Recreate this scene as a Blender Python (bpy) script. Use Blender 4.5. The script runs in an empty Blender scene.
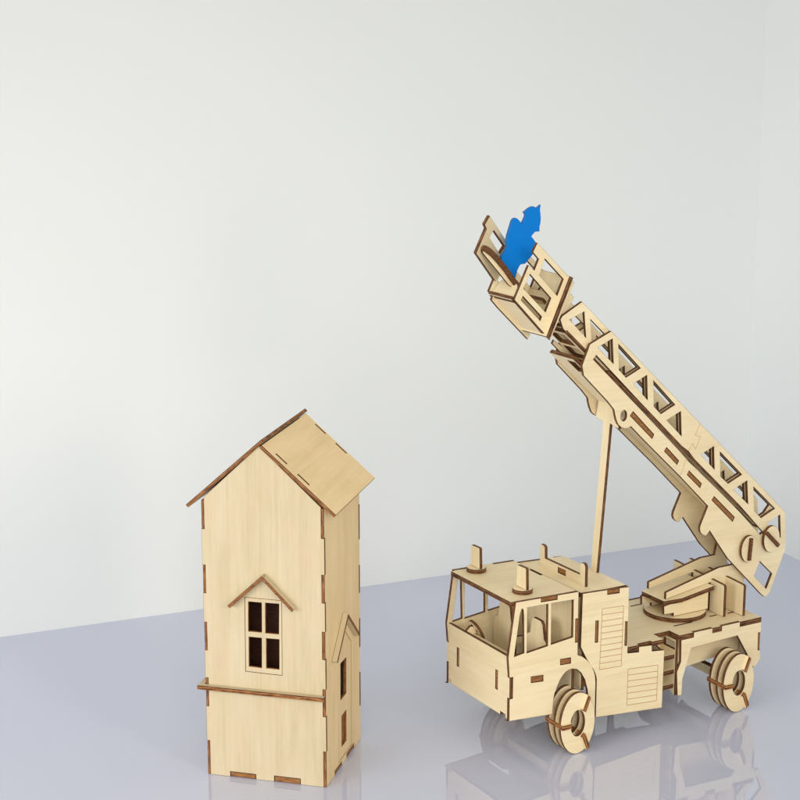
import bpy, math, random
from mathutils import Vector
from mathutils.geometry import tessellate_polygon
random.seed(7)
K = 0.001                                   # everything below is written in millimetres
scn = bpy.context.scene
col = scn.collection

# ------------------------------------------------------------------ materials
def mat(name):
    m = bpy.data.materials.new(name); m.use_nodes = True
    nt = m.node_tree; b = nt.nodes['Principled BSDF']
    return m, nt, b
def node(nt, t, **kw):
    n = nt.nodes.new(t)
    for k, v in kw.items(): setattr(n, k, v)
    return n
def ramp(nt, stops):
    r = node(nt, 'ShaderNodeValToRGB'); e = r.color_ramp.elements
    while len(e) < len(stops): e.new(0.5)
    for i, (p, c) in enumerate(stops): e[i].position = p; e[i].color = (*c, 1)
    return r

def birch(name, c_dark, c_mid, c_light, blush, rough=0.5):
    m, nt, b = mat(name); L = nt.links
    tc = node(nt, 'ShaderNodeUVMap'); oi = node(nt, 'ShaderNodeObjectInfo')
    mul = node(nt, 'ShaderNodeMath', operation='MULTIPLY'); mul.inputs[1].default_value = 37.0
    L.new(oi.outputs['Random'], mul.inputs[0])
    def noise(sx, sy, det, rg=.55):
        mp = node(nt, 'ShaderNodeMapping'); mp.inputs['Scale'].default_value = (sx, sy, 1)
        L.new(tc.outputs['UV'], mp.inputs['Vector'])
        n = node(nt, 'ShaderNodeTexNoise', noise_dimensions='4D'); n.inputs['Scale'].default_value = 1
        n.inputs['Detail'].default_value = det; n.inputs['Roughness'].default_value = rg
        L.new(mp.outputs[0], n.inputs['Vector']); L.new(mul.outputs[0], n.inputs['W'])
        return n
    streak = noise(.008, .30, 3); broad = noise(.012, .045, 3); fine = noise(.05, 2.2, 3, .6); blot = noise(.03, .05, 2)
    r = ramp(nt, [(.30, c_dark), (.5, c_mid), (.68, c_light)])
    mx = node(nt, 'ShaderNodeMath', operation='MULTIPLY_ADD'); mx.inputs[1].default_value = .42
    hf = node(nt, 'ShaderNodeMath', operation='MULTIPLY'); hf.inputs[1].default_value = .58
    L.new(broad.outputs[0], hf.inputs[0]); L.new(streak.outputs[0], mx.inputs[0]); L.new(hf.outputs[0], mx.inputs[2])
    L.new(mx.outputs[0], r.inputs[0])
    r2 = ramp(nt, [(.50, (0, 0, 0)), (.72, (.55, .55, .55))])
    L.new(blot.outputs[0], r2.inputs[0])
    mix = node(nt, 'ShaderNodeMix', data_type='RGBA'); mix.inputs[7].default_value = (*blush, 1)
    L.new(r2.outputs[0], mix.inputs[0]); L.new(r.outputs[0], mix.inputs[6])
    # fine pores darken a little
    r3 = ramp(nt, [(.34, (.93, .90, .86)), (.50, (1, 1, 1))]); L.new(fine.outputs[0], r3.inputs[0])
    m2 = node(nt, 'ShaderNodeMix', data_type='RGBA', blend_type='MULTIPLY'); m2.inputs[0].default_value = .8
    L.new(mix.outputs[2], m2.inputs[6]); L.new(r3.outputs[0], m2.inputs[7])
    # board to board variation
    hs = node(nt, 'ShaderNodeHueSaturation'); mr = node(nt, 'ShaderNodeMapRange')
    mr.inputs[3].default_value = .93; mr.inputs[4].default_value = 1.05
    L.new(oi.outputs['Random'], mr.inputs[0]); L.new(mr.outputs[0], hs.inputs['Value']); L.new(m2.outputs[2], hs.inputs['Color'])
    L.new(hs.outputs[0], b.inputs['Base Color'])
    b.inputs['Roughness'].default_value = rough; b.inputs['Specular IOR Level'].default_value = .35
    bp = node(nt, 'ShaderNodeBump'); bp.inputs['Strength'].default_value = .25; bp.inputs['Distance'].default_value = .0001
    L.new(streak.outputs[0], bp.inputs['Height']); L.new(bp.outputs[0], b.inputs['Normal'])
    return m
def burnt(name, dark, mid, light):
    m, nt, b = mat(name); L = nt.links
    tc = node(nt, 'ShaderNodeUVMap'); sp = node(nt, 'ShaderNodeSeparateXYZ'); L.new(tc.outputs[0], sp.inputs[0])
    mp = node(nt, 'ShaderNodeMapping'); mp.inputs['Scale'].default_value = (.12, 2.0, 1); L.new(tc.outputs[0], mp.inputs[0])
    n = node(nt, 'ShaderNodeTexNoise'); n.inputs['Scale'].default_value = 1; n.inputs['Detail'].default_value = 4
    L.new(mp.outputs[0], n.inputs['Vector'])
    # ply layers across the thickness: v runs 0..1
    s = node(nt, 'ShaderNodeMath', operation='MULTIPLY'); s.inputs[1].default_value = 6.2832 * 1.5; L.new(sp.outputs[1], s.inputs[0])
    sn = node(nt, 'ShaderNodeMath', operation='COSINE'); L.new(s.outputs[0], sn.inputs[0])
    ma = node(nt, 'ShaderNodeMath', operation='MULTIPLY_ADD'); ma.inputs[1].default_value = -.13; L.new(sn.outputs[0], ma.inputs[0])
    L.new(n.outputs[0], ma.inputs[2])
    r = ramp(nt, [(.32, dark), (.5, mid), (.70, light)]); L.new(ma.outputs[0], r.inputs[0])
    L.new(r.outputs[0], b.inputs['Base Color']); b.inputs['Roughness'].default_value = .7
    b.inputs['Specular IOR Level'].default_value = .25
    return m
M_WOOD = birch('birch_ply', (0.695, 0.565, 0.337), (0.780, 0.653, 0.412), (0.822, 0.724, 0.491), (0.808, 0.630, 0.412))
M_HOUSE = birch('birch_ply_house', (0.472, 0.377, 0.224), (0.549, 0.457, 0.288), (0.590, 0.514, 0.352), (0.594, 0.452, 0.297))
M_EDGE = burnt('laser_cut_edge', (.040, .014, .005), (.115, .045, .015), (.24, .11, .040))
M_SHADE = burnt('interior_shade_brown', (.022, .006, .003), (.048, .014, .006), (.09, .030, .012))  # shade of the unlit house interior, put into a dark brown
M_TAB = burnt('laser_cut_tab_end', (.09, .030, .008), (.26, .105, .030), (.42, .20, .065))
M_EDGEH = burnt('laser_cut_edge_house', (.075, .026, .008), (.20, .075, .022), (.40, .185, .065))
M_TAN_LIT = birch('birch_ply_honey_lit', (0.694, 0.510, 0.258), (0.787, 0.600, 0.322), (0.840, 0.665, 0.384), (0.840, 0.590, 0.337))  # honey board, lightened further: side light put into the colour
m, nt, b = mat('char_line'); b.inputs['Base Color'].default_value = (.060, .024, .009, 1); b.inputs['Roughness'].default_value = .8; M_CHAR = m
m, nt, b = mat('engraved_line'); b.inputs['Base Color'].default_value = (.48, .285, .115, 1); b.inputs['Roughness'].default_value = .8; M_ENG = m
m, nt, b = mat('blue_lacquer'); b.inputs['Base Color'].default_value = (.0006, .18, .60, 1); b.inputs['Roughness'].default_value = .42; b.inputs['Specular IOR Level'].default_value = .12; M_BLUE = m
n = node(nt, 'ShaderNodeTexNoise'); n.inputs['Scale'].default_value = 900; bp = node(nt, 'ShaderNodeBump'); bp.inputs['Strength'].default_value = .08
bp.inputs['Distance'].default_value = .0002; nt.links.new(n.outputs[0], bp.inputs['Height']); nt.links.new(bp.outputs[0], b.inputs['Normal'])
m, nt, b = mat('blue_edge'); b.inputs['Base Color'].default_value = (.004, .13, .42, 1); b.inputs['Roughness'].default_value = .6; M_BLUEE = m

m, nt, b = mat('white_wall_paint'); L = nt.links; M_WALL = m
tc = node(nt, 'ShaderNodeNewGeometry'); n = node(nt, 'ShaderNodeTexNoise'); n.inputs['Scale'].default_value = 1.6; n.inputs['Detail'].default_value = 3
L.new(tc.outputs['Position'], n.inputs['Vector'])
r = ramp(nt, [(.3, (.715, .745, .745)), (.7, (.735, .76, .755))]); L.new(n.outputs[0], r.inputs[0]); L.new(r.outputs[0], b.inputs['Base Color'])
n2 = node(nt, 'ShaderNodeTexNoise'); n2.inputs['Scale'].default_value = 42; n2.inputs['Detail'].default_value = 5; L.new(tc.outputs['Position'], n2.inputs['Vector'])
bp = node(nt, 'ShaderNodeBump'); bp.inputs['Strength'].default_value = .10; bp.inputs['Distance'].default_value = .001
L.new(n2.outputs[0], bp.inputs['Height']); L.new(bp.outputs[0], b.inputs['Normal'])
b.inputs['Roughness'].default_value = .75; b.inputs['Specular IOR Level'].default_value = .2

m, nt, b = mat('glossy_table_top'); L = nt.links; M_TABLE = m
tc = node(nt, 'ShaderNodeNewGeometry'); n = node(nt, 'ShaderNodeTexNoise'); n.inputs['Scale'].default_value = 2.2; n.inputs['Detail'].default_value = 2
L.new(tc.outputs['Position'], n.inputs['Vector'])
r = ramp(nt, [(.3, (.49, .52, .655)), (.7, (.52, .545, .67))]); L.new(n.outputs[0], r.inputs[0]); L.new(r.outputs[0], b.inputs['Base Color'])
b.inputs['Roughness'].default_value = .025; b.inputs['IOR'].default_value = 1.85
n2 = node(nt, 'ShaderNodeTexNoise'); n2.inputs['Scale'].default_value = 14; n2.inputs['Detail'].default_value = 2; L.new(tc.outputs['Position'], n2.inputs['Vector'])
bp = node(nt, 'ShaderNodeBump'); bp.inputs['Strength'].default_value = .02; bp.inputs['Distance'].default_value = .001
L.new(n2.outputs[0], bp.inputs['Height']); L.new(bp.outputs[0], b.inputs['Normal'])

# ------------------------------------------------------------------ mesh building
def area(l): return sum(l[i][0]*l[(i+1) % len(l)][1] - l[(i+1) % len(l)][0]*l[i][1] for i in range(len(l))) / 2
def clean(l):
    o = []
    for p in l:
        if not o or math.hypot(p[0]-o[-1][0], p[1]-o[-1][1]) > .05: o.append((float(p[0]), float(p[1])))
    if math.hypot(o[0][0]-o[-1][0], o[0][1]-o[-1][1]) < .05: o.pop()
    return o
def inset(l, c):                             # l counter-clockwise: moves inwards by c
    n = len(l); o = []
    for i in range(n):
        p0, p1, p2 = Vector(l[i-1]), Vector(l[i]), Vector(l[(i+1) % n])
        a = (p1-p0).normalized(); b = (p2-p1).normalized()
        na, nb = Vector((-a.y, a.x)), Vector((-b.y, b.x)); s = na+nb
        k = s.length_squared
        s = s * (2/k) if k > .5 else na
        o.append((p1.x+s.x*c, p1.y+s.y*c))
    return o
class Frame:
    def __init__(s, o, u, v, n): s.o, s.u, s.v, s.n = map(Vector, (o, u, v, n))
    def at(s, a, b, w): return s.o + s.u*a + s.v*b + s.n*w
def FY(y): return Frame((0, y, 0), (1, 0, 0), (0, 0, 1), (0, 1, 0))      # 2D = (x,z), depth grows away
def FX(x): return Frame((x, 0, 0), (0, 1, 0), (0, 0, 1), (1, 0, 0))      # 2D = (y,z)
def FZ(z): return Frame((0, 0, z), (1, 0, 0), (0, 1, 0), (0, 0, -1))     # 2D = (x,y), z is the TOP face, depth grows down
class MB:
    def __init__(s): s.v = []; s.f = []; s.m = []; s.uv = []
    def face(s, pts, m, uv):
        i = len(s.v); s.v += [tuple(p*K) for p in pts]; s.f.append(tuple(range(i, i+len(pts)))); s.m.append(m); s.uv += uv
    def plate(s, fr, loop, holes=(), t=3, c=.28, grain='u', mats=(0, 1, 2)):
        hand = fr.u.cross(fr.v).dot(fr.n) > 0
        loops = []
        for k, l in enumerate([loop]+list(holes)):
            l = clean(l)
            if (area(l) > 0) != (k == 0): l = l[::-1]
            loops.append(l)
        ins = [inset(l, c) if c else l for l in loops]
        g = (lambda a, b: (a, b)) if grain == 'u' else (lambda a, b: (b, a))
        flat = [p for l in ins for p in l]
        tris = tessellate_polygon([[Vector((a, b, 0)) for a, b in l] for l in ins])
        for w, top in ((0, True), (t, False)):
            for tr in tris:
                q = [flat[i] for i in tr]
                ar = (q[1][0]-q[0][0])*(q[2][1]-q[0][1])-(q[2][0]-q[0][0])*(q[1][1]-q[0][1])
                if abs(ar) < 1e-7: continue
                ccw = ar > 0
                if ccw == (top == hand): q = q[::-1]
                s.face([fr.at(a, b, w) for a, b in q], mats[0], [g(a, b) for a, b in q])
        for l, li in zip(loops, ins):
            n = len(l); d = 0
            for i in range(n):
                j = (i+1) % n; a, b = l[i], l[j]; ai, bi = li[i], li[j]; L_ = math.hypot(b[0]-a[0], b[1]-a[1])
                def q(p, r, w1, w2, mt, va, vb, p2, r2):
                    pts = [fr.at(*p, w1), fr.at(*r, w1), fr.at(*r2, w2), fr.at(*p2, w2)]
                    uvs = [(d, va), (d+L_, va), (d+L_, vb), (d, vb)]
                    if not hand: pts, uvs = pts, uvs
                    else: pts, uvs = pts[::-1], uvs[::-1]
                    s.face(pts, mt, uvs)
                if c:
                    q(ai, bi, 0, c, mats[2], 0, 0, a, b); q(a, b, c, t-c, mats[1], 0, 1, a, b); q(a, b, t-c, t, mats[2], 1, 1, ai, bi)
                else: q(a, b, 0, t, mats[1], 0, 1, a, b)
                d += L_
        return s
    def tab(s, fr, loop, t=2.4, w=.25):        # end grain of a neighbour's tab filling a slot
        l = clean(loop)
        if area(l) < 0: l = l[::-1]
        f = Frame(fr.at(0, 0, w), fr.u, fr.v, fr.n)
        s.plate(f, inset(l, .10), (), t, c=.42, mats=(4, 4, 2)); return s
    def line(s, fr, p, q, w=.62, up=.04, m=3):
        a = Vector(p); b = Vector(q); d = (b-a).normalized(); nn = Vector((-d.y, d.x))*w/2
        pts = [a-nn, b-nn, b+nn, a+nn]; f = Frame(fr.at(0, 0, -up), fr.u, fr.v, fr.n)
        s.plate(f, [(x.x, x.y) for x in pts], (), up+.02, c=0, mats=(m, m, m)); return s
    def build(s, name, parent=None, wood=None, edge=None, mats=None, label=None):
        me = bpy.data.meshes.new(name); me.from_pydata(s.v, [], s.f)
        for mm in (mats or (wood or M_WOOD, edge or M_EDGE, M_CHAR, M_ENG, M_TAB)): me.materials.append(mm)
        uv = me.uv_layers.new(name='UVMap')
        off = random.random()*900
        flat = [c for a, b in s.uv for c in (a, b)]
        uv.data.foreach_set('uv', flat); me.polygons.foreach_set('material_index', s.m); me.update()
        import bmesh
        bm = bmesh.new(); bm.from_mesh(me); bmesh.ops.remove_doubles(bm, verts=bm.verts, dist=1e-6); bm.to_mesh(me); bm.free()
        o = bpy.data.objects.new(name, me); col.objects.link(o)
        if parent: o.parent = parent
        if label: o['label'] = label
        return o
def ell(cx, cy, rx, ry, n=56, a0=0, a1=2*math.pi):
    full = abs(a1-a0-2*math.pi) < 1e-6
    k = n if full else n+1
    return [(cx+rx*math.cos(a0+(a1-a0)*i/n), cy+ry*math.sin(a0+(a1-a0)*i/n)) for i in range(k)]
def rect(x0, y0, x1, y1): return [(x0, y0), (x1, y0), (x1, y1), (x0, y1)]
def sh(l, dx=0, dy=0): return [(a+dx, b+dy) for a, b in l]
def empty(name, loc, rz, label, cat):
    o = bpy.data.objects.new(name, None); col.objects.link(o); o.location = [c*K for c in loc]; o.rotation_euler = (0, 0, rz)
    o.empty_display_size = .02; o['label'] = label; o['category'] = cat; return o
def dup(o, parent, loc):
    c = o.copy(); col.objects.link(c); c.parent = parent; c.location = [v*K for v in loc]
    for ch in [x for x in bpy.data.objects if x.parent == o]:
        d = ch.copy(); col.objects.link(d); d.parent = c
    return c

# ================================================================== FIRE TRUCK (x back, y away, z up)
TR = empty('toy_fire_truck', (90.1, 1330.6, 0), .526,
           'pale plywood toy fire truck with raised lattice ladder on the glossy table', 'toy truck')
W = 100
# ---- cab sides
CAB = [(-.7, 40), (1.5, 39.8), (1.5, 59), (4.7, 59), (4.7, 78), (1.2, 78), (-.3, 96), (6.5, 143.3), (31.8, 142.7), (31.8, 139.0), (48.4, 138.4), (48.4, 142.2), (70.3, 141.6),
       (70.5, 117.6), (67.7, 117.8), (67.9, 96.6), (70.6, 96.4), (70.9, 84.9), (76, 82.3), (81.2, 77.9), (85.2, 73), (88.2, 67.3), (90, 62), (90.6, 56), (90.7, 24.3), (83.7, 24.3)]
CAB += [(83.5, 41.4), (82.1, 50.9), (79.2, 60.6), (74.8, 67.9), (70.5, 71.8), (65.8, 73.2), (62.1, 73.0), (58.6, 71.7), (55.9, 69.6), (52.8, 65.6), (50.0, 60.0), (47.6, 54.5), (46.3, 48), (45.7, 36.2)]
CH = [[(15.6, 97.2), (5.6, 95.8), (10.6, 131), (11.5, 134.5), (12.8, 136.6), (14, 135.6), (14.6, 131)],
      [(18.2, 136.6), (39.0, 136.1), (39.5, 98.9), (18.3, 96.6)], [(42.4, 136.0), (65.1, 135.3), (65.4, 101.8), (42.8, 99.4)]]
S1 = [(23.0, 74.6), (35.4, 73.7), (35.5, 68.2), (23.1, 69.2)]; S2 = [(52.8, 84.4), (63.6, 83.8), (63.8, 78.6), (52.9, 79.2)]
for y, fr in ((0, FY(0)), (W, None)):
    mb = MB()
    if y == 0:
        mb.plate(fr, CAB, CH+[S1, S2], 3)
        for s in (S1, S2, [(31.8, 139.0), (48.4, 138.4), (48.4, 142.1), (31.8, 142.6)], [(67.7, 117.8), (70.8, 117.6), (70.9, 96.4), (67.9, 96.6)]): mb.tab(fr, s)
    else:
        fr = FY(W-3); mb.plate(fr, CAB, CH, 3)
    mb.build('cab_side', TR)
# ---- front panel (plane x = 0..3, inset between the sides)
FR = [(3.2, 95.6), (96.8, 95.6), (96.8, 77.7), (99.9, 77.7), (99.9, 59.3), (96.8, 59.3), (96.8, 44.0), (92.6, 43.6), (92.6, 40.4), (13.6, 40.4), (13.6, 43.4), (5.9, 43.2), (5.9, 40.2), (3.2, 40.2), (3.2, 59.3), (.1, 59.3), (.1, 77.7), (3.2, 77.7)]
F1 = rect(79.6, 60.5, 83, 77.6); F2 = rect(18.2, 61, 21.6, 78)
mb = MB().plate(FX(1.6), FR, [F1, F2], 3); mb.tab(FX(1.6), F1); mb.tab(FX(1.6), F2); mb.build('front_panel', TR)
# ---- cab roof
mb = MB(); fr = FZ(142.9)
mb.plate(Frame((0, 0, 142.9), (1, 0, -.02), (0, 1, 0), (0, 0, -1)), [(3.6, 3.1), (3.6, 96.9), (31.5, 96.9), (31.5, 99.7), (48.5, 99.7), (48.5, 96.9), (70, 96.9), (70, 70), (67.2, 70), (67.2, 52), (70, 52), (70, 3.1)], (), 4)
mb.build('cab_roof', TR)
# ---- cab back wall, floor, dashboard, seats, steering wheel
MB().plate(FX(67.2), rect(3.2, 45, 96.8, 138.2), (), 3, grain='v').build('cab_back', TR)
MB().plate(FZ(48), rect(3, 3.2, 44.5, 96.8), (), 3).build('cab_floor', TR)
MB().plate(FZ(90.5), [(3.2, 3.3), (3.2, 96.7), (15, 96.7), (15, 3.3)], (), 3, grain='v').build('dashboard', TR)
for yc in (26, 76):
    SB = [(yc-16, 62), (yc+16, 62), (yc+17, 80), (yc+15, 95.5), (yc+12.5, 97.5), (yc+10, 98.5), (yc+7.2, 110.5), (yc+5, 113.5), (yc-6, 113.5), (yc-8.8, 110.5), (yc-11, 98.5), (yc-13.5, 97), (yc-15.5, 95)]
    mb = MB().plate(FX(46), SB, (), 3, grain='v'); so = mb.build('seat_back', TR)
    MB().plate(FZ(66), rect(27, yc-15, 45.8, yc+15), (), 3).build('seat_cushion', so)
tl = .45
mb = MB(); fs = Frame((16, 76, 91), (0, 1, 0), (-math.sin(tl), 0, math.cos(tl)), (math.cos(tl), 0, math.sin(tl)))
mb.plate(fs, ell(0, 0, 9.5, 12, 40), [ell(0, 0, 6, 8, 28, .25, math.pi-.25), ell(0, 0, 6, 8, 28, math.pi+.25, 2*math.pi-.25)], 2.6); mb.build('steering_wheel', TR)
mb = MB().plate(FY(74.5), [(4, 88.5), (15, 88.5), (17, 93), (15, 97), (10, 98), (6.5, 95)], (), 3); mb.build('steering_column', TR)
# ---- beacons
bea = None
for (cx, cy) in ((23.5, 87), (27, 20.6)):
    if bea is None:
        bea = MB().plate(FZ(3.8), ell(0, 0, 8.6, 8.6, 40), (), 3.8).build('beacon', TR)
        MB().plate(FX(-1.4), [(-7.6, 3.9), (7.6, 3.9), (6.6, 21.5), (5.8, 22.6), (-5.9, 23.0), (-6.9, 22.2)], (), 2.8, grain='v').build('beacon_fin', bea)
        bea.location = Vector((cx, cy, 142.6))*K
    else: dup(bea, TR, (cx, cy, 142.5))
# ---- pump body
BOX = [(74.5, 139.0), (100.6, 137.9), (100.7, 133.6), (113.4, 132.9), (113.3, 137.2), (123.8, 136.6), (124.2, 105.5), (124.3, 76.0), (136.6, 74.6), (136.7, 79.5), (150.9, 78.2), (151.2, 72.6), (165.1, 71.0), (164.6, 16.8), (91.6, 23.3),
       (91.6, 58), (90.6, 62.5), (88.3, 67.4), (84.5, 73), (80.0, 79.8), (73.9, 91.2)]
BS1 = [(88.9, 112.0), (92.0, 111.7), (91.9, 92.2), (88.8, 92.6)]; BS2 = [(120.8, 105.6), (123.2, 105.2), (123.2, 83.2), (120.8, 83.8)]
mb = MB(); fr = FY(0); mb.plate(fr, BOX, [BS1, BS2], 3)
for s in (BS1, BS2, [(100.7, 133.7), (113.4, 133), (113.3, 137), (100.6, 137.7)]): mb.tab(fr, s)
def louvre(mb, fr, q, n):                      # engraved slats
    (a, b, c, d) = q
    for i in range(n+1):
        t = i/n; mb.line(fr, (a[0]+(d[0]-a[0])*t, a[1]+(d[1]-a[1])*t), (b[0]+(c[0]-b[0])*t, b[1]+(c[1]-b[1])*t))
    mb.line(fr, a, d); mb.line(fr, b, c)
louvre(mb, fr, [(95.6, 121.6), (118.4, 120.4), (117.8, 65.4), (94.4, 66.7)], 10)
louvre(mb, fr, [(125.4, 61.1), (158.5, 58.2), (158.1, 24.8), (125.2, 27.4)], 6)
mb.build('body_side', TR)
MB().plate(FY(W-3), BOX, (), 3).build('body_side', TR)
MB().plate(FZ(137.6), [(76.6, 3.1), (76.6, 96.9), (100.8, 96.9), (100.8, 99.6), (113.2, 99.6), (113.2, 96.9), (123.4, 96.9), (123.4, 3.1)], (), 4, grain='v').build('body_roof', TR)
MB().plate(FX(77.5), rect(3.2, 50, 96.8, 133.4), [rect(44, 108, 57, 116)], 3, grain='v').build('body_front', TR)
MB().plate(FX(120.6), rect(3.2, 26, 96.8, 133.4), (), 2.8, grain='v').build('body_back', TR)
PB = [(16, 135), (16, 155.5), (17.6, 158.2), (21.4, 158.2), (23.6, 156.5), (23.9, 146.8), (76.1, 146.8), (76.4, 156.5), (78.6, 158.2), (82.4, 158.2), (84, 155.5), (84, 135)]
PH = rect(44.5, 139.4, 56, 144.2)
MB().plate(FX(88.6), PB, [PH], 3).tab(FX(88.6), PH, 2, .6).build('hose_rack_plate', TR)
# ---- deck
DK = [(123.6, 3.2), (123.6, 96.8), (277, 96.8), (277, .2), (251.6, .2), (251.6, 3.1), (229.9, 3.1), (229.9, .2), (219.5, .2), (219.5, 3.1), (197.8, 3.1), (197.8, .2), (181.8, .2), (181.8, 14.5), (164.2, 14.5), (164.2, .2), (151.3, .2), (151.3, 3.1), (136.7, 3.1), (136.7, .2), (124.6, .2), (124.6, 3.2)]
mb = MB().plate(FZ(81.2), DK, (), 4.4)
fz = FZ(81.2)
for (x0, y0, x1, y1) in ((191.5, 82.5, 204.5, 84.2), (192.7, 20.8, 214, 22.6), (236.8, 24.2, 245, 26), (257, 22.6, 266.5, 24.6)):
    mb.line(fz, (x0, (y0+y1)/2), (x1, (y0+y1)/2), 2.2, .05, 2)
mb.build('deck', TR)
# ---- rear side plates
RS = [(183.8, 76.6), (184.3, 56.4), (180.1, 47.2), (181.8, 24.6), (186.6, 24.0), (186.9, 39.3), (195.6, 67.0), (249.1, 68.6), (261.3, 49.1), (268, 36), (271.0, 33.6), (277.8, 40.8), (277.2, 49.6), (274.2, 49.8), (273.8, 66.8), (277.2, 66.5),
      (277.2, 76.7), (251.4, 76.7), (251.4, 81.3), (230.1, 81.3), (230.1, 76.7), (219.4, 76.7), (219.4, 81.3), (197.9, 81.3), (197.9, 76.7)]
mb = MB().plate(FY(0), RS, (), 3); mb.tab(FY(0), [(277.0, 49.8), (274.2, 49.9), (273.8, 66.7), (277.0, 66.4)]); mb.build('rear_side', TR)
MB().plate(FY(W-3), RS, (), 3).build('rear_side', TR)
MB().plate(FX(274.2), rect(3.2, 40, 96.8, 76.6), (), 3).build('rear_panel', TR)
# ---- chassis rails, axles, steps
for y in (24, 73):
    MB().plate(FY(y), [(50, 66), (60, 73), (72, 73), (84, 62), (90, 44), (120, 38), (180, 33), (186, 36), (272, 43), (272, 76.5), (95, 76.5), (60, 80), (50, 80)], (), 3).build('chassis_rail', TR)
for x in (64.8, 243.3):
    MB().plate(Frame((x-3, 0, 0), (0, 1, 0), (0, 0, 1), (1, 0, 0)), rect(8, 23.5, 92, 32), (), 6, c=.2).build('axle_bar', TR)
st = None
for z in (62.4, 48.2, 34.6):
    o = MB().plate(FZ(z), rect(165.2, 4.5, 182, 23.6), (), 4, grain='v').build('step', TR)
mb = MB().plate(FX(180.5), [(3.2, 24), (3.2, 76.6), (23.8, 76.6), (23.8, 30), (14, 28)], [rect(4.5, 67, 20, 74)], 3, grain='v'); mb.build('step_bracket', TR)
mb = MB().plate(FX(163), [(3.2, 20), (3.2, 70.5), (23.8, 76.6), (23.8, 20)], (), 2, grain='v'); mb.build('step_bracket', TR)
# ---- wheels: three rings held by three cross bars
RX, RZ, HX, HZ = 18.0, 27.8, 7.3, 11.8
def ring_pts():
    return ell(0, 0, RX, RZ, 72), ell(0, 0, HX, HZ, 40)
def barpoly(ang, r0, r1, w):
    c, s = math.cos(ang), math.sin(ang)
    return [((c*r-s*q)*RX, (s*r+c*q)*RZ) for r, q in ((r0, -w), (r1, -w), (r1, w), (r0, w))]
ANG = (math.pi, math.radians(58), math.radians(-58))
def ring(y, name, parent):
    o_, h_ = ring_pts()
    return MB().plate(FY(y), o_, [h_], 3).build(name, parent)
wh = ring(-11, 'wheel', TR)
for y in (-3, 6.5): ring(y, 'wheel_ring', wh)
for a in ANG:
    c_, s_ = math.cos(a), math.sin(a); u_ = Vector((c_*RX, 0, s_*RZ)); n_ = Vector((-s_*RX, 0, c_*RZ)); n_ = n_/n_.length
    th = 4.4; fb_ = Frame(tuple(-n_*th/2), (u_/u_.length), (0, 1, 0), n_); ul = u_.length
    MB().plate(fb_, [(.47*ul, -14.2), (1.0*ul, -14.2), (1.0*ul, 11.6), (.47*ul, 11.6)], (), th, c=.2, mats=(0, 4, 2)).build('cross_bar', wh)
wh.location = Vector((64.6, 0, 28.0))*K
dup(wh, TR, (243.2, 0, 28.0))
w3 = dup(wh, TR, (64.6, 104, 28.0)); w4 = dup(wh, TR, (243.2, 104, 28.0))
# ---- turntable
TC = (216.5, 50)
MB().plate(FZ(85.4), ell(*TC, 28.5, 28.5, 80), (), 4.1).build('turntable_disc', TR)
sl = .145
fp = Frame((191, 0, 101.2), (1, 0, sl), (0, 1, 0), (0, 0, -1))
MB().plate(fp, [(-.5, 34), (15, 27.5), (52, 27.5), (52, 72.5), (15, 72.5), (-.5, 66)], (), 4).build('turntable_platform', TR)
WG = [(190, 89.2), (189.6, 97), (241, 104.4), (241, 85.6), (201, 85.6), (201, 88.8)]
for y in (32.5, 64.5): MB().plate(FY(y), WG, (), 3).build('wedge_plate', TR)
CK = [(194.3, 101.9), (194.3, 108.4), (255.4, 121.8), (271.5, 122), (274, 134), (279, 145), (285, 145), (289, 138), (287, 110), (284, 82), (246, 82), (246, 109.2)]
for y, dz in ((36, 0), (61, 2.5)): MB().plate(FY(y), sh(CK, 0, dz), (), 3).build('cheek_plate', TR)
X1 = [(17.5, 81.4), (17.5, 110.5), (19, 111.5), (90, 115.5), (90, 81.4)]
MB().plate(FX(246.5), X1, (), 3, grain='v').build('cross_plate', TR)
MB().plate(FX(263.5), [(10.5, 81.4), (10.5, 110), (12, 111), (88, 115), (88, 81.4)], (), 3, grain='v').build('cross_plate', TR)
MB().plate(FY(38.5), rect(279, 92, 283, 116), (), 6, mats=(1, 1, 1)).build('pivot_block', TR)
# ---- ladder
OL = [(119.2, 355.9), (244.1, 242.0), (324.5, 168.2), (326.6, 165.6), (328.4, 148.7), (329.2, 130.0), (312.6, 90.4), (309, 87), (306, 86.8), (301.7, 90.1), (258.9, 132.2), (249.3, 144.7), (236.4, 161.9), (232.3, 157.8),
      (228.7, 159.0), (225.8, 161.6), (224.6, 165.3), (225.1, 168.3), (233.2, 185.4), (199.5, 217.9), (156.8, 257.1), (143.2, 270.2), (140.2, 269.2), (136.6, 268.9), (132.6, 270.6), (129.2, 273.6), (127.0, 278.0), (125.6, 282.5), (124.6, 287), (117.7, 294.9), (91.6, 320.3), (89.6, 329.1), (97.2, 346.7)]
OH = [[(120.6, 349.2), (122.4, 327.5), (105.6, 343.1)], [(127.2, 343.9), (151.5, 320.6), (136.2, 314.0), (128.5, 321.6)], [(158.8, 313.7), (160.4, 290.9), (144.5, 307.7)],
      [(166.2, 308.0), (190.9, 283.9), (175.5, 277.4), (167.7, 284.9)], [(197.7, 277.2), (199.5, 254.7), (182.4, 271.0)], [(237.1, 240.5), (239.0, 218.1), (222.4, 234.7)],
      [(244.5, 234.5), (271.5, 209.7), (255.6, 203.4), (246.4, 211.4)], [(278.1, 203.0), (280.6, 179.9), (262.4, 196.9)], [(286.2, 196.1), (313.5, 171.4), (297.1, 164.8), (288.4, 173.2)],
      [(320.3, 164.4), (322.5, 141.3), (304.8, 158.6)], [(298.2, 122.9), (314.1, 108.1), (307.8, 94.4), (292.0, 109.8)]]
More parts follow.
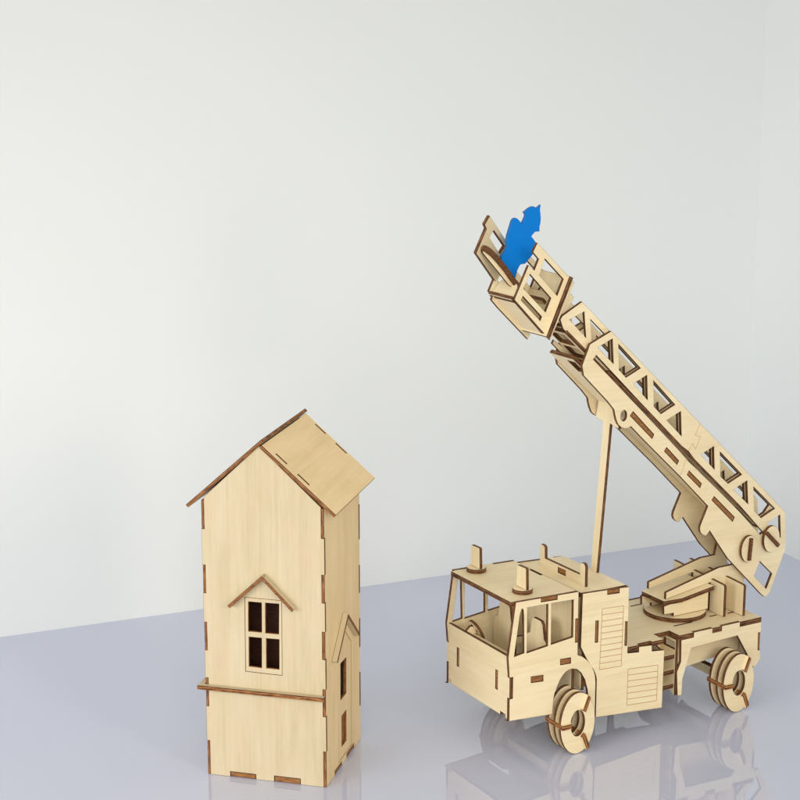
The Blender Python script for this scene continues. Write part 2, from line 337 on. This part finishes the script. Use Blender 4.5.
GROOVE = [(103.9, 336.7), (115.6, 325.6), (152.2, 290.6), (200.5, 245.2), (208.4, 239.4), (215.4, 231.3), (271.0, 180.3), (300.4, 150.6), (296.9, 148.8), (271.4, 174.1), (246.5, 197.0), (206.8, 232.1), (198.4, 240.9), (152.4, 284.8), (101.0, 333.3)]
OS = [[(144.9, 283.2), (168.7, 259.8), (166.7, 256.3), (141.8, 279.8)], [(183.1, 246.5), (197.5, 232.4), (195.7, 229.0), (180.8, 243.2)], [(209.6, 221.6), (224.6, 207.6), (223.0, 203.9), (207.5, 218.2)], [(239.7, 193.8), (265.1, 170.3), (262.9, 166.5), (237.3, 190.4)]]
EAR = ell(135, 280.6, 3.4, 4.8, 24)
Dv = Vector((.738, 0, -.675)); Nv = Vector((.675, 0, .738))
def sh2(s, h): return (Dv.x*s+Nv.x*h, Dv.z*s+Nv.z*h)       # ladder coordinates -> (x, z)
def along(h, y0=0): return Frame(Nv*h, Dv, (0, 1, 0), -Nv)   # plate lying along the ladder; 2D = (s, y), top face at h
o = MB().plate(along(306.2), [(-165, 32.2), (-165, 66.8), (90, 66.8), (90, 32.2)],
    [rect(s, 34.5, s+w_, 46) for s, w_ in ((-160, 16), (-128, 14), (-70, 18), (-36, 14), (14, 12), (36, 14))], 3.6).build('outer_ladder', TR)
fr = FY(29); mb = MB().plate(fr, OL, OH+[GROOVE]+OS+[EAR], 3)
for s in OS: mb.tab(fr, s)
for l in ([(220.1, 263.3), (215.1, 253.4), (221.2, 251.5), (216.1, 240.5), (212.4, 246.5), (208.4, 239.9)], [(205.6, 232.6), (202.1, 223.6), (199.7, 218.2)]):
    for p, q in zip(l, l[1:]): mb.line(fr, p, q, .42, .04, 3)
mb.build('ladder_rail', o)
mb = MB().plate(FY(67), sh(OL, 0, 3), [sh(h, 0, 3) for h in OH], 3); mb.build('ladder_rail', o)
# adjusting knobs: a ring disc with a bar through it
def knob(cx, cz, ang, parent):
    k = MB().plate(FY(24.2), ell(cx, cz, 9.6, 12.8, 48), (), 3).build('knob_disc', parent)
    c, s = math.cos(ang), math.sin(ang); w = 1.7; l = 10.5
    MB().plate(FY(22), [(cx+c*a-s*b, cz+(s*a+c*b)) for a, b in ((-l, -w), (l, -w), (l, w), (-l, w))], (), 8, c=.2, mats=(1, 1, 1)).build('knob_bar', parent)
knob(280.5, 138.8, math.radians(86), o); knob(307.3, 144.2, math.radians(-44), o)
MB().plate(FY(32), ell(280.5, 139, 4, 5, 24), (), 35.2).build('pivot_axle', o)
# middle section
ML_ = [(91.3, 382.8), (71.2, 372.3), (69.2, 369.5), (72.4, 361.4)]
tail = [sh2(112, 313.6), sh2(112, 342)]
MLP = [ML_[0], ML_[1], ML_[2], ML_[3]]+tail
MH = [[(93.6, 374.1), (96.2, 350.9), (78.9, 368.6)], [(100.3, 367.6), (116, 352.6), (102.4, 346.5)]]
step = Vector((38.1, -35.6))
def truss(base, k, n0=0): return [[(a+step.x*i, b+step.y*i) for a, b in h] for i in range(n0, k) for h in base]
MHs = MH+OH[:9]
mo = MB().plate(along(317.2), [(-187, 33.2), (-187, 63.8), (-150, 63.8), (114, 63.8), (114, 33.2), (108, 33.2), (108, 29.4), (-130, 29.4), (-130, 33.2)],
    [rect(s, 37, s+16, 60) for s in range(-183, 92, 20)], 3.4).build('middle_ladder', TR)
MB().plate(FY(33.4), MLP, MHs, 3).build('ladder_rail', mo)
MB().plate(FY(60.6), sh(MLP, 0, 2.5), [sh(h, 0, 2.5) for h in MHs], 3).build('ladder_rail', mo)
# inner section that carries the basket
IL = [sh2(-216, 343), sh2(-216, 320.5), sh2(-194, 320.5), sh2(-197, 343)]
ILH = []
io = MB().plate(along(323.4), [(-222, 37.4), (-222, 59.6), (-150, 59.6), (-150, 37.4)], [rect(s, 41, s+15, 56) for s in range(-217, -170, 19)], 3).build('inner_ladder', TR)
MB().plate(FY(37.4), IL, ILH, 3).build('ladder_rail', io)
MB().plate(FY(56.6), sh(IL, 0, 2), [sh(h, 0, 2) for h in ILH], 3).build('ladder_rail', io)
# lower guide tongue seen under the middle section
MB().plate(FY(64), [(83.3, 342.8), (85.0, 346), (104, 332), (110, 325), (102, 321), (99.0, 328.6), (92.6, 334)], (), 2.6).build('guide_tongue', mo)
# ---- basket
BN = [(41.8, 436.0), (37.6, 428.5), (43.4, 422.4), (39.3, 413.6), (33.5, 418.1), (20.1, 390.9), (52.0, 358.2), (56.6, 354.0), (79.7, 400.2), (70.9, 408.4)]
BH = [[(35.0, 410.7), (56.3, 389.2), (51.1, 377.9), (28.8, 399.6)], [(49.5, 422.3), (68.5, 404.0), (62.5, 390.7), (44.4, 409.1)], [(28.4, 393.1), (47.4, 374.5), (45.9, 371.3), (26.7, 389.8)]]
a = Vector((.700, 0, -.714)); nb = Vector((.62, 0, .785))
fb = Frame((20.6, 0, 389.5), tuple(a), (0, 1, 0), (.714, 0, .700))
bk = MB().plate(fb, [(-2, 32.2), (-2, 66.8), (46.5, 66.8), (46.5, 32.2)], (), 3, grain='v').build('basket', TR)
MB().plate(FY(29), BN, BH, 3).build('side_railing', bk)
mb = MB().plate(FY(67), sh(BN, 0, 1.5), [sh(h, 0, 1.5) for h in BH], 3); mb.build('side_railing', bk)
# end wall: stands across the basket floor and sticks out past the near railing
e0 = Vector((49.4, 0, 358.2)); e1 = Vector((71.6, 0, 406.9)); eu = (e1-e0).normalized(); en = Vector((eu.z, 0, -eu.x))
fe = Frame(tuple(e0), (0, 1, 0), tuple(eu), tuple(en))
MB().plate(fe, rect(24.8, 0, 67, (e1-e0).length), (), 4.4, grain='v').build('end_wall', bk)
MB().plate(Frame(tuple(e0-en*3.4+eu*2), (0, 1, 0), tuple(eu), tuple(en)), rect(32.2, 1, 66.8, 34), (), 3, grain='v').build('end_wall', bk)
# underside lip of the basket
MB().plate(FY(61), [(20.6, 392), (19, 386), (25.5, 379), (56, 349.5), (58.5, 353.5), (30, 381)], (), 3).build('floor_lip', bk)
# front gate, swung half open
N0 = Vector((-5.6, 47, 428.3)); N1 = Vector((7.2, 47, 458.1)); F0 = Vector((26.7, 67, 400.2))
gu = F0-N0; gv = N1-N0; gl = gu.length; gh = gv.length; gu.normalize(); gv.normalize(); gn = gu.cross(gv).normalized()
fg = Frame(tuple(N0), tuple(gu), tuple(gv), tuple(gn if gn.y > 0 else -gn))
G_ = lambda l: [(s*gl, t*gh) for s, t in l]
MB().plate(fg, G_([(0, 0), (.05, .69), (-.06, .715), (0, 1), (1, 1), (1, 0)]), [G_([(.30, .853), (.873, .865), (.804, .60), (.257, .62)])], 3, grain='u').build('front_gate', bk)
MB().plate(Frame((20.2, 0, 389.5), (0, 1, 0), (.714, 0, .700), (.700, 0, -.714)), [(32.2, 0), (66.8, 0), (66.8, 17), (52, 18.5), (42, 16), (32.2, 8)], (), 3).build('kick_board', bk)
# curved rail behind the gate (plate whose burnt edge faces the viewer)
def arc(y):
    return [(.2, 432.8), (2.9, 434.3), (7, 431.8), (10.9, 428.5), (15.3, 424.4), (19.5, 419.7), (23.4, 415.4), (27.0, 410.6), (31.4, 405.4), (35.8, 399.6), (34.1, 396.0), (32.2, 397.2), (28.5, 402.2), (24.6, 407.0), (21, 411.6), (17.1, 415.8), (12.9, 420.4), (8.5, 424.6), (4, 428.0), (-.3, 430.8)]
MB().plate(FY(44.5), arc(0), (), 5, mats=(1, 1, 2)).build('curved_rail', bk)
MB().plate(FY(47), [(.9, 431), (9.5, 425), (18.1, 416.2), (25.6, 407.4), (33.2, 398), (32.6, 396), (26.5, 400.0), (13.6, 414.2), (0.4, 428.6)], (), 2.6).build('kick_board', bk)
# ---- prop post under the ladder
b0 = Vector((119.5, 0, 134)); b1 = Vector((133, 0, 271)); pu = (b1-b0).normalized(); pn = Vector((pu.z, 0, -pu.x)); Lp = (b1-b0).length
fpo = Frame(tuple(b0), (0, 1, 0), tuple(pu), tuple(pn))
MB().plate(fpo, [(41.5, 0), (41.5, 1), (45.2, Lp-.5), (32.6, Lp-2.8), (38.4, Lp+13), (47.4, Lp+17.5), (64.8, Lp+18.5), (66.6, Lp+1), (55, Lp-.8), (50.5, 0)], (), 3, grain='v').build('prop_post', TR)

# ================================================================== FIREFIGHTER FIGURE (flat blue cut-out standing in the basket)
MAN = [(57.6, 464.2), (55.4, 462.6), (53.4, 461.4), (52.2, 462.6), (50.4, 463.2), (48.3, 463.0), (45.6, 461.9), (43.4, 460.4), (42.2, 459.6), (40.9, 459.1), (42.5, 457.0), (42.3, 455.2), (39.3, 449.4), (37.4, 451.6), (35.5, 453.4), (34, 454.5), (32.4, 454.8), (30.8, 454.2), (29.4, 452.8), (25.3, 441.2), (24.1, 436.2), (24.8, 432.0),
       (22.4, 427.5), (19.4, 424.2), (20, 417), (28, 404), (33.9, 405.6), (35.2, 410.8), (37, 414.2), (38.7, 416.1), (43.0, 416.3), (47, 420), (51.6, 424.6), (54.6, 431.6), (51.6, 435.6), (48.8, 438.7), (52.5, 442.2), (56.9, 442.2), (56.8, 446), (57.6, 449), (58, 452.7), (57.6, 456.6), (57, 460)]
FG = empty('firefighter_figure', (90.1, 1330.6, 0), .526, 'flat blue cut-out of a helmeted firefighter standing in the ladder basket', 'figurine')
MB().plate(FY(47.8), MAN, (), 2.8, c=.25, mats=(0, 1, 1)).build('cutout_body', FG, mats=(M_BLUE, M_BLUEE))

# ================================================================== HOUSE (x right along the front, y away)
HS = empty('toy_house', (-160.0, 1313.8, 0), -.256,
           'tall narrow plywood toy house with gable roof and four pane window', 'toy house')
HW, HD = 103.6, 101.4
ZR, ZE = 284.0, 237.0
fl = [(213, 240.6), (158.7, 182.6), (109.5, 133.7), (60.7, 85.5), (0, 30.2)]
fr_ = [(212.6, 239.7), (158.8, 182.3), (111, 134.4), (61.9, 85.3), (0, 31.4)]
def gable(inset_l, inset_r):
    L_ = [(0, 0)]; l = []
    T_ = 2.6
    ytop = 239.6
    left = [(0, ytop)]
    for a, b in fl:
        b = min(b, ytop); left += ([(0, b)] if b < ytop else []) + [(T_, b), (T_, a), (0, a)]
    left = left[:]
    if fl[0][1] >= ytop: left = left[1:]
    right = []
    for a, b in fr_[::-1]:
        b = min(b, ytop); bb = min(b, 238.2); right += [(HW, a), (HW-T_, a), (HW-T_, bb)] + ([(HW, b)] if b < 238.2 else [])
    bot = [(20, 0), (20, 4.6), (42.4, 4.6), (42.4, 0), (58.4, 0), (58.4, 5.2), (81, 5.2), (81, 0)]
    out = left[:-1] if left[-1] == (0, 0) else left
    out = out + bot + right[1:] + [(51.9, 283.1), (50.6, 285.3)]
    return out
GB = gable(0, 0)
WIN = [(35.9, 158.0), (67.2, 157.8), (66.6, 94.0), (35.4, 94.4)]
fH = FY(0); mb = MB().plate(fH, GB, [WIN], 2.8, grain='v')
mb.tab(fH, [(20, 0), (20, 4.6), (42.4, 4.6), (42.4, 0)]); mb.tab(fH, [(58.4, 0), (58.4, 5.2), (81, 5.2), (81, 0)])
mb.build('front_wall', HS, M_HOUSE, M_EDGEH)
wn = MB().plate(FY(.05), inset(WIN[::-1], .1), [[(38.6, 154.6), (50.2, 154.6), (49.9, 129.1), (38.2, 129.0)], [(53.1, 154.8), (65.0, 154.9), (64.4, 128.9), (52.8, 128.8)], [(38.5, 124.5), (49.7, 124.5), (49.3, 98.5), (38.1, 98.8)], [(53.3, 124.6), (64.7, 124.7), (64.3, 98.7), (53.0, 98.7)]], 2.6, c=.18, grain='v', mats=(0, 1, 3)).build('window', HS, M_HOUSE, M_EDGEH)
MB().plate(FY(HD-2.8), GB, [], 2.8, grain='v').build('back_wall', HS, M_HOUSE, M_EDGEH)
# side walls: fingers reach through the front wall
def sidepoly(fing):
    p = [(2.9, 237.0)]
    for a, b in fing:
        b = min(b, 237.0)
        if b >= 237: p = [(.25, 237.0)]+[(.25, a+.1), (2.9, a+.1)]
        else: p += [(2.9, b-.1), (.25, b-.1), (.25, a+.1), (2.9, a+.1)]
    back = [(HD-y, z) for y, z in p][::-1]
    if p[-1][1] < 1: p = p[:-1]; back = back[1:]
    p = [(y, max(z, 0)) for y, z in p]; back = [(y, max(z, 0)) for y, z in back]
    return p + [(23, 0), (23, 4.2), (43.6, 4.2), (43.6, 0), (57.9, 0), (57.9, 4.6), (80.1, 4.6), (80.1, 0)] + back
DOOR = [(34.6, 0.9), (35.4, 97.4), (46.4, 102.3), (56, 112), (74.0, 101.4), (73.0, 1.2)]
DOOR = [(35, 6.5), (35.6, 100), (54.5, 117), (73.6, 100), (73.2, 6.5)]
D1 = [(42.1, 91.6), (59.4, 91.2), (59.0, 59.2), (41.4, 59.2)]; D2 = [(43.9, 44.6), (58.7, 44.4), (58.3, 16.4), (43.8, 16.8)]
fS = Frame((HW-.25, 0, 0), (0, 1, 0), (0, 0, 1), (-1, 0, 0))
mb = MB().plate(fS, sidepoly(fr_), [DOOR], 2.8, grain='v')
mb.tab(fS, [(23, 0), (23, 4.2), (43.6, 4.2), (43.6, 0)]); mb.tab(fS, [(57.9, 0), (57.9, 4.6), (80.1, 4.6), (80.1, 0)])
mb.build('side_wall', HS, M_TAN_LIT, M_EDGEH)
fD = Frame((HW-.3, 0, 0), (0, 1, 0), (0, 0, 1), (-1, 0, 0))
dr = MB().plate(fD, inset(clean(DOOR)[::-1], .1), [D1, D2], 2.6, c=.18, grain='v', mats=(0, 1, 3)).build('door', HS, M_TAN_LIT, M_EDGEH)
MB().plate(Frame((HW-2.4, 0, 0), (0, 1, 0), (0, 0, 1), (-1, 0, 0)), rect(42.5, 15, 60, 46), (), 1.8, c=0, mats=(4, 4, 4)).build('door_panel', dr, M_HOUSE, M_EDGEH)
fL = Frame((.25, 0, 0), (0, 1, 0), (0, 0, 1), (1, 0, 0))
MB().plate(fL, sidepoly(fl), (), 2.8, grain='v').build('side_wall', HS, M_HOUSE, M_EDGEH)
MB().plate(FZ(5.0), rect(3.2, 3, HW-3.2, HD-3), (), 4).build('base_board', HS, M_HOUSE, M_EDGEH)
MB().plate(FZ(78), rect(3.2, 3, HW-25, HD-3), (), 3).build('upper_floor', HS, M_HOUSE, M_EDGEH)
# boards added behind the openings; their dark brown paints the interior's shade
MB().plate(FY(30), rect(3.2, 78.2, HW-26, 236), (), 2.5, mats=(1, 1, 2)).build('interior_shade_board', HS, M_HOUSE, M_SHADE)
MB().plate(Frame((HW-24, 0, 0), (0, 1, 0), (0, 0, 1), (1, 0, 0)), rect(3, 5.2, HD-3, 74.8), (), 2.5, mats=(1, 1, 2)).build('interior_shade_board', HS, M_HOUSE, M_SHADE)
MB().plate(Frame((HW-24, 0, 0), (0, 1, 0), (0, 0, 1), (1, 0, 0)), rect(3, 75, HD-3, 225), (), 2.5, mats=(1, 1, 2)).build('interior_shade_board', HS, M_HOUSE, M_SHADE)
# roof
r0 = Vector((HW/2, 0, 287.0)); r1 = Vector((113.9, 0, 233.2)); ru = (r1-r0).normalized(); RL = (r1-r0).length; rn = Vector((ru.z, 0, -ru.x))
fR = Frame(tuple(r0), tuple(ru), (0, 1, 0), tuple(rn))
slots = [rect(14.2, 4.9, 25.8, 6.6), rect(38, 4.9, 50, 6.6), rect(14.2, 108.8, 25.8, 110.4), rect(38, 108.8, 50, 110.4)]
slots = [rect(a, c_, b, d) for a, b, c_, d in ((14.2, 25.8, 4.8, 6.9), (38, 50, 4.8, 6.9), (14.2, 25.8, 108.6, 110.7), (38, 50, 108.6, 110.7))]
mb = MB().plate(fR, rect(1.6, -1.6, RL, 113.5), slots, 2.9, grain='v')
for s in slots: mb.tab(fR, s, 1.5, .3)
mb.build('roof_panel', HS, M_TAN_LIT, M_EDGEH)
l0 = Vector((HW/2+.6, 0, 290.2)); l1 = Vector((-12.3, 0, 232.4)); lu = (l1-l0).normalized(); LL = (l1-l0).length; ln = Vector((-lu.z, 0, lu.x))
if ln.z > 0: ln = -ln
fLr = Frame(tuple(l0), tuple(lu), (0, 1, 0), tuple(ln))
MB().plate(fLr, rect(0, -1.6, LL, 113.5), (), 2.9, grain='v').build('roof_panel', HS, M_HOUSE, M_EDGEH)
# hood over the window and over the door
def hood(f, ax, az, lx, lz, rx, rz, depth, parent, name):
    A_, B_, C_ = Vector((ax, az)), Vector((lx, lz)), Vector((rx, rz)); th = 2.7
    out = MB()
    for P, Q in ((A_, B_), (A_, C_)):
        d = (Q-P).normalized(); n_ = Vector((-d.y, d.x))
        if n_.y > 0: n_ = -n_
        P2 = P if Q is B_ else P + d*1.9
        out.plate(f, [tuple(P2), tuple(Q), tuple(Q+n_*th), tuple(P2+n_*th + (d*1.9 if Q is B_ else Vector((0, 0))))], (), depth, c=.2, mats=(1, 0, 2))
    out.build(name, parent, M_HOUSE, M_EDGEH)
hood(FY(-6), 53, 179.6, 23.0, 151.6, 79.4, 153.0, 5.9, HS, 'window_hood')
hood(Frame((HW+4.7, 0, 0), (0, 1, 0), (0, 0, 1), (-1, 0, 0)), 49.5, 133.5, 17.0, 103.5, 84.5, 103.5, 4.8, HS, 'door_hood')
# ledge round the house
MB().plate(FZ(80), [(-5.4, -5), (103.3, -5), (103.3, -.2), (-.3, -.2), (-.3, 101), (-5.4, 101)], (), 3.6, c=.3).build('ledge', HS, M_HOUSE, M_EDGEH)

# ================================================================== TABLE AND WALLS
P0 = Vector((-406.6, 1634.4)); P1 = Vector((418.5, 1989.3)); dW = (P1-P0).normalized(); dS = Vector((dW.y, -dW.x))
PL = P1-dW*3600; PF = P1+dS*2600
def prism(name, loop, z0, z1, m, bev=0):
    import bmesh
    bm = bmesh.new(); vs = [bm.verts.new((p.x*K, p.y*K, z0*K)) for p in loop]; f = bm.faces.new(vs)
    r = bmesh.ops.extrude_face_region(bm, geom=[f]); bmesh.ops.translate(bm, verts=[v for v in r['geom'] if isinstance(v, bmesh.types.BMVert)], vec=(0, 0, (z1-z0)*K))
    bmesh.ops.recalc_face_normals(bm, faces=bm.faces); me = bpy.data.meshes.new(name); bm.to_mesh(me); bm.free(); me.materials.append(m)
    o = bpy.data.objects.new(name, me); col.objects.link(o); return o
tb = prism('table', [P1, PL, PL+dS*2600, PF], -40, 0, M_TABLE)
tb['kind'] = 'structure'; tb['label'] = 'glossy lavender grey table top pushed into the corner of two white walls'
loop = [PL, P1, PF, PF+dW*80, P1+dW*80-dS*80, PL-dS*80]
wl = prism('wall', loop, -60, 3000, M_WALL); 
wl['kind'] = 'structure'; wl['label'] = 'plain white painted wall meeting in a soft corner behind the table'

# ================================================================== LIGHT
w = bpy.data.worlds.new('World'); scn.world = w; w.use_nodes = True
bg = w.node_tree.nodes['Background']; bg.inputs[0].default_value = (1, .945, .85, 1); bg.inputs[1].default_value = .70
def area_light(name, loc, target, sx, sy, power, colr):
    d = bpy.data.lights.new(name, 'AREA'); d.shape = 'RECTANGLE'; d.size = sx; d.size_y = sy; d.energy = power; d.color = colr
    o = bpy.data.objects.new(name, d); col.objects.link(o); o.location = loc
    o.rotation_euler = (Vector(target)-Vector(loc)).to_track_quat('-Z', 'Y').to_euler(); return o
la = area_light('softbox_lamp', (.15, -1.0, 1.05), (.06, 1.72, .0), 2.0, 1.3, 3.3, (1, .985, .97)); la.data.spread = math.radians(50)
lb = area_light('window_lamp', (-1.45, .15, .50), (.10, 1.6, .06), 1.2, .8, 3.6, (.97, .98, 1)); lb.data.spread = math.radians(75)
lc = area_light('added_side_fill', (1.35, .10, .70), (-.06, 1.42, .08), .9, .9, 2.8, (1, .88, .70)); lc.data.spread = math.radians(56)  # added fill with no source there; brightens the house's right side

# ================================================================== CAMERA
cd = bpy.data.cameras.new('Camera'); cam = bpy.data.objects.new('Camera', cd); col.objects.link(cam)
cam.location = (0, 0, .614555); cam.rotation_euler = (math.pi/2-.2212, 0, 0)
cd.sensor_width = 36; cd.lens = 1701.3/800*36; cd.clip_start = .05; cd.clip_end = 50
scn.camera = cam
scn.view_settings.view_transform = 'Standard'; scn.view_settings.look = 'None'; scn.view_settings.exposure = .1; scn.view_settings.gamma = 1
